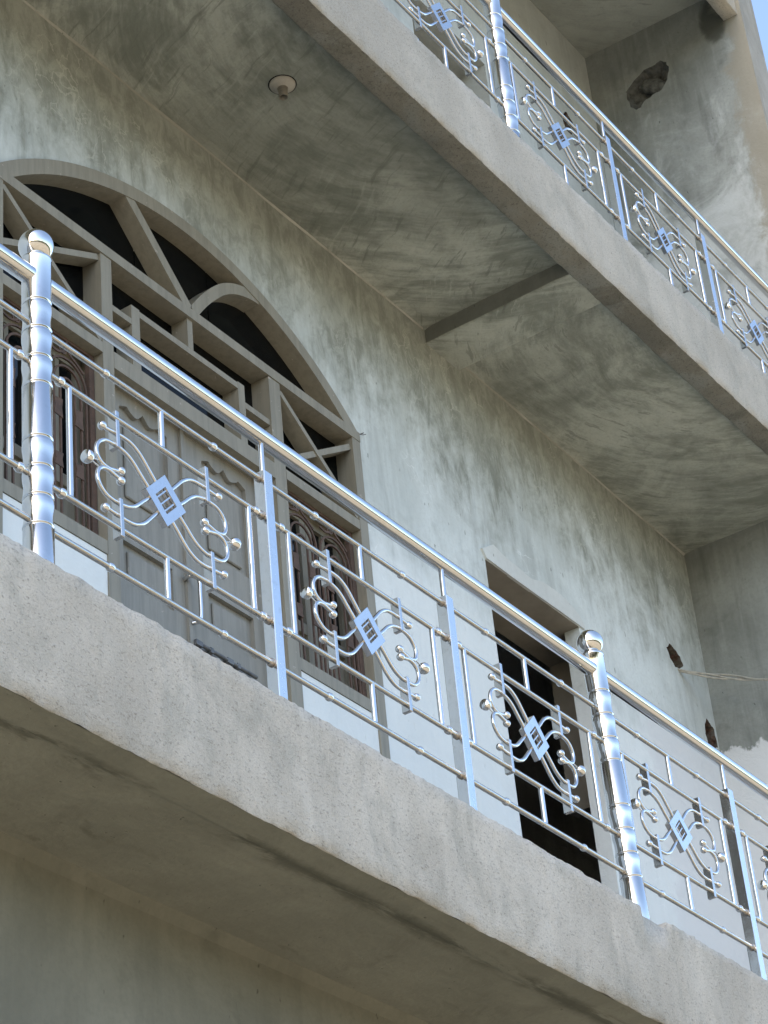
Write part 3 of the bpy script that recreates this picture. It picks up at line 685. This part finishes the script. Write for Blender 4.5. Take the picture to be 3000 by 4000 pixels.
# upper-left quadrant of scrollwork
P_['tube_a'] = proto(MB().tube(scroll_pts([(-.030, .048), (-.052, .071), (-.085, .104), (-.118, .122), (-.150, .126), (-.180, .1245), (-.226, .121)]), RT, 10), 'scroll_tube', 'steel')
P_['tube_b'] = proto(MB().tube(scroll_pts([(-.060, .017), (-.084, .038), (-.112, .064), (-.135, .078), (-.160, .085), (-.185, .087), (-.220, .083), (-.244, .066), (-.254, .043), (-.250, .021), (-.236, .007), (-.212, .0025), (-.190, .007), (-.168, .0115)]), RT, 10), 'scroll_tube', 'steel')
P_['ball_s'] = proto(MB().ball((0, 0, 0), .0122, 16, 10), 'ball_tip', 'ball')
P_['ball_b'] = proto(MB().ball((0, 0, 0), .0182, 20, 12, .45, 'x'), 'cap_ball', 'ball')
P_['wire'] = proto(MB().tube([(0, 0, 0), (.048, 0, .012)], .0022, 8), 'ball_stem', 'steel')
P_['bead'] = proto(MB().lathe([(.0076, -.011), (.0098, -.0095), (.0118, -.004), (.0122, 0), (.0118, .004), (.0098, .0095), (.0076, .011)], (0, 0, 0), 18, 'x'), 'bead', 'ball')
P_['stub'] = proto(MB().tube([(0, 0, 0), (0, 0, 1)], .0082, 12), 'handrail_stub', 'steel')
P_['vert'] = proto(MB().tube([(0, 0, 0), (0, 0, 1)], .0080, 14), 'upright', 'steel')
P_['post'] = proto(MB().cbox(-.019, .019, -.019, .019, 0, 1, .0022), 'square_post', 'plate')
P_['weld'] = proto(MB().lathe([(.0080, -.006), (.0118, -.004), (.0125, .001), (.0100, .005), (.0076, .007)], (0, 0, 0), 10, 'x'), 'weld_joint', 'weld')
# baluster: waves between rolled rings
rb = .0372
rings = [.066, -.020, -.107, -.188, -.347, -.430, -.513, -.595]
def bal_profile():
    pr = [(rb * .98, -.745), (rb, -.735)]
    zs = sorted(rings)
    def ring(z): return [(rb + .0004, z - .0062), (rb - .0016, z - .0042), (rb - .0018, z - .001), (rb + .0012, z + .001), (rb + .0004, z + .004)]
    for i, z in enumerate(zs):
        pr += ring(z)
        if i + 1 < len(zs) and zs[i + 1] - z < .1:
            a_, b_ = z + .006, zs[i + 1] - .0075
            for k in range(1, 12):
                t = k / 12; pr.append((rb - .0020 * math.sin(math.pi * min(1, t / .62)) * (t < .62) + .0014 * math.sin(math.pi * (t - .62) / .38) * (t >= .62), a_ + (b_ - a_) * t))
    pr += [(rb, .20), (rb * 1.045, .203), (rb * 1.05, .2075), (rb * 1.0, .211), (rb * .80, .2125), (.02, .213)]
    return pr
P_['baluster'] = proto(MB().lathe(bal_profile(), (0, 0, 0), 40), 'baluster', 'tube')
P_['finial'] = proto(MB().ball((0, 0, .2555), .0455, 40, 28, None, 'z'), 'finial_ball', 'ball')
P_['hollow'] = proto(MB().lathe([(.001, -.733), (rb * .96, -.733)], (0, 0, 0), 24), 'open_end', 'black')

def railing(name, label, y, zr, posts, bays, x_end, base):
    """posts: list of (x, kind); bays: list of (centre, half, full); rods run between neighbouring posts"""
    rt = thing(name, label, 'railing', (posts[0][0], y, base))
    ox = posts[0][0]; dz = zr - base
    def loc(x, z): return (x - ox, 0, z + dz)
    def part(mb, nm, mat): o = mb.build(nm, mat, rt); o.location = (-ox, -y, -base); return o
    for x, kind, lean in posts:
        if kind == 'b':
            b_ = inst(P_['baluster'], 'baluster', rt, loc(x, 0), (0, lean, 0))
            inst(P_['finial'], 'finial_ball', b_); inst(P_['hollow'], 'open_end', b_)
        else:
            zb = base - zr
            inst(P_['post'], 'square_post', rt, loc(x, zb), (0, 0, 0), (1, 1, .022 - zb))
            inst(P_['stub'], 'handrail_stub', rt, loc(x, .0225), (0, 0, 0), (1, 1, ZH - RH - .020))
    # handrail between balusters
    xs = [-99] + [p[0] for p in posts if p[1] == 'b'] + [x_end]
    for i in range(len(xs) - 1):
        xa = max(xs[i], posts[0][0] - 1.2 if posts[0][1] == 'b' or i else posts[0][0] - .6); xb = xs[i + 1]
        if i == 0: xa = min(posts[0][0], xb) - 1.2 if posts[0][1] == 'b' else posts[0][0] - .1
        part(MB().tube([(xa, y, zr + ZH), (xa * .5 + xb * .5, y, zr + ZH), (xb, y, zr + ZH)], RH, 32), 'handrail', 'tube')
    # rods, beads, uprights, ornaments
    for (xa, xb, cx, full) in bays:
        h = (xb - xa) / 2; sc = h / .46; ub, uk, uv = .2204 * sc, .178, .3625 * sc
        for z in (0, Z2, Z3, Z4):
            part(MB().tube([(xa, y, zr + z), ((xa + xb) / 2, y, zr + z), (xb, y, zr + z)], RR, 14), 'rail_rod', 'rod')
        for z in (0, Z4):
            for s_ in (-1, 1): inst(P_['bead'], 'bead', rt, loc(cx + s_ * ub, z))
        for z in (Z2, Z3):
            for s_ in (-1, 1): inst(P_['bead'], 'bead', rt, loc(cx + s_ * (uv + .032), z), (0, 0, 0), (1, 1.1, 1.1))
        for s_ in (-1, 1):
            for z in (0, Z2, Z3, Z4): inst(P_['weld'], 'weld_joint', rt, loc((xa if s_ < 0 else xb) - s_ * (.023 if abs((xa if s_ < 0 else xb) - cx) < 9 else 0), z), (0, 0, 0 if s_ < 0 else math.pi))
            inst(P_['vert'], 'upright', rt, loc(cx + s_ * uv, Z3 + .004), (0, 0, 0), (1, 1, Z2 - Z3 - .008))
        inst(P_['vert'], 'upright', rt, loc(cx, Z2 + .004), (0, 0, 0), (1, 1, -Z2 - .008)); inst(P_['vert'], 'upright', rt, loc(cx, Z4 + .004), (0, 0, 0), (1, 1, Z3 - Z4 - .008))
        if not full: continue
        zc = (Z2 + Z3) / 2
        orn = inst(P_['ornament'], 'ornament', rt, loc(cx + random.uniform(-.003, .003), zc + random.uniform(-.002, .002)), (random.uniform(-.02, .02), random.uniform(-.02, .02), random.uniform(-.025, .025)))
        for k in (-1, 0, 1):
            d = k * hm * .48
            inst(P_['bar_f'], 'lattice_bar', orn, (d * .707, 0, -d * .707)); inst(P_['bar_b'], 'lattice_bar', orn, (d * .707, 0, d * .707))
        for sx in (1, -1):
            for sz in (1, -1):
                q = (sx, 1, sz)
                inst(P_['tube_a'], 'scroll_tube', orn, (0, 0, 0), (0, 0, 0), q); inst(P_['tube_b'], 'scroll_tube', orn, (0, 0, 0), (0, 0, 0), q)
                inst(P_['bracket'], 'bracket', orn, (-sx * .178, 0, sz * .1325))
                j = lambda: random.uniform(-.002, .002)
                inst(P_['ball_s'], 'ball_tip', orn, (-sx * .229, j(), sz * .1215 + j())); inst(P_['ball_s'], 'ball_tip', orn, (-sx * .1655, j(), sz * .0135 + j() * .5))
                inst(P_['wire'], 'ball_stem', orn, (-sx * .288, 0, 0), (0, 0, 0), q)
            inst(P_['ball_b'], 'cap_ball', orn, (-sx * .289, 0, 0), (0, 0, math.pi if sx > 0 else 0))
    return rt
B1, B2 = -.030, 2.745
railing('balcony_railing', 'shiny steel balcony railing with scroll ornaments in front of the arched door', 0.0, ZR,
        [(B1, 'b', 0), (.894, 'p', 0), (1.803, 'p', 0), (B2, 'b', math.radians(-2.6)), (3.632, 'p', 0), (4.55, 'p', 0)],
        [(B1 - .92, B1, -.49, True), (B1, .894, .45, True), (.894, 1.803, 1.35, True), (1.803, B2, 2.252, True), (B2, 3.632, 3.187, True), (3.632, 4.55, 4.095, True)], 5.3, ZS)
YU = .2115; ZU = ZR + 3.5275
railing('balcony_railing', 'shiny steel balcony railing with scroll ornaments on the topmost balcony', YU, ZU,
        [(3.145, 'b', 0), (4.077, 'p', 0), (4.990, 'p', 0)],
        [(2.21, 3.145, 2.668, True), (3.145, 4.077, 3.605, True), (4.077, 4.990, 4.540, True), (4.990, 5.93, 5.47, True)], 5.94, 8.056)

# ================================================================== SMALL THINGS
hl = thing('bulb_holder', 'cream plastic bulb holder without a bulb on the trowelled ceiling', 'lamp holder', (1.993, .556, 7.772))
MB().lathe([(.0005, .002), (.050, .002), (.050, -.004), (.044, -.010), (.030, -.014), (.024, -.022), (.0005, -.022)], (0, 0, 0), 32).build('base_plate', 'holder', hl)
MB().lathe([(.021, -.021), (.019, -.028), (.0175, -.040), (.0178, -.066), (.0150, -.066), (.0145, -.030)], (0, 0, 0), 28).build('socket', 'socket', hl)
MB().lathe([(.0495, -.0015), (.0545, -.0015), (.0545, .004)], (0, 0, 0), 32).build('shadow_ring', 'black', hl)  # black ring painted in as the shadow line round the base
MB().lathe([(.0005, -.040), (.0146, -.040)], (0, 0, 0), 20).build('contact', 'black', hl)
# two cream wires out of the wall hole
def wire(off, amp, ph):
    A = Vector((5.615, 1.03, 6.905)); B = Vector((5.62, .52, 6.655)); out = []
    for i in range(41):
        t = i / 40; p = A.lerp(B, t); s_ = math.sin(t * math.pi)
        p += Vector((.11 * s_ + amp * math.sin(t * 9 + ph) * .5, 0, .022 * s_ + amp * math.sin(t * 8 + ph) * s_ + off)); out.append(p)
    return out
cbl = thing('cable', 'pair of cream wires hanging out of the broken hole in the wall', 'cable', (5.615, 1.0, 6.905))
for off, amp, ph in ((0, .008, 0), (-.006, .010, 2.4), (.004, .012, 4.1)):
    w_ = MB().tube(wire(off, amp, ph), .0048, 8).build('wire', 'cable', cbl); w_.location = (-5.615, -1.0, -6.905)
nl = MB().tube([(0, .02, 0), (0, -.028, -.004)], .0022, 8).tube([(-.004, -.006, -.002), (.020, -.012, .004), (.034, -.016, .012)], .0017, 6)
tag(nl.build('nail', 'iron', None, (2.990, 1.0, 6.885)), 'bent black nail with wire beside the right foot of the arch', 'nail')
fw_ = MB().tube([tuple(p) for p in smooth_path([(0, 0, .03), (-.012, -.004, .012), (-.018, -.004, -.012), (-.006, -.002, -.026), (.012, 0, -.024)], 6)], .0011, 6)
tag(fw_.build('wire_loop', 'iron', None, (B2 - .045, -.004, ZR - .01)), 'thin dark wire loop tied beside the steel baluster in front of the doorway', 'wire')
# far tree line beyond the ground in front of the house (seen mirrored in the steel)
tr = MB(); rnd = random.Random(3)
for i in range(4200):
    an = rnd.uniform(math.pi * 1.02, math.pi * 1.98); d = rnd.uniform(34, 62); x = d * math.cos(an) * 1.5; y = d * math.sin(an)
    hgt = 6.8 + 2.5 * nz(an * 9) + 1.5 * nz(an * 31); z = rnd.uniform(.1, 1) ** .7 * max(1.5, hgt); s_ = rnd.uniform(.5, 1.3); q = rnd.uniform(0, 3.1)
    tr.add([(x - s_ * math.cos(q), y - s_ * math.sin(q), z - s_ * .6), (x + s_ * math.cos(q), y + s_ * math.sin(q), z - s_ * .4), (x + s_ * .3, y, z + s_ * .8)], [(0, 1, 2)])
M['leaf'] = m_flat('far_foliage', (.055, .075, .03), .8, .5, 1.5)
ft = tag(tr.build('far_trees', 'leaf'), 'far line of low green trees beyond the dry ground in front', 'trees'); ft['kind'] = 'stuff'
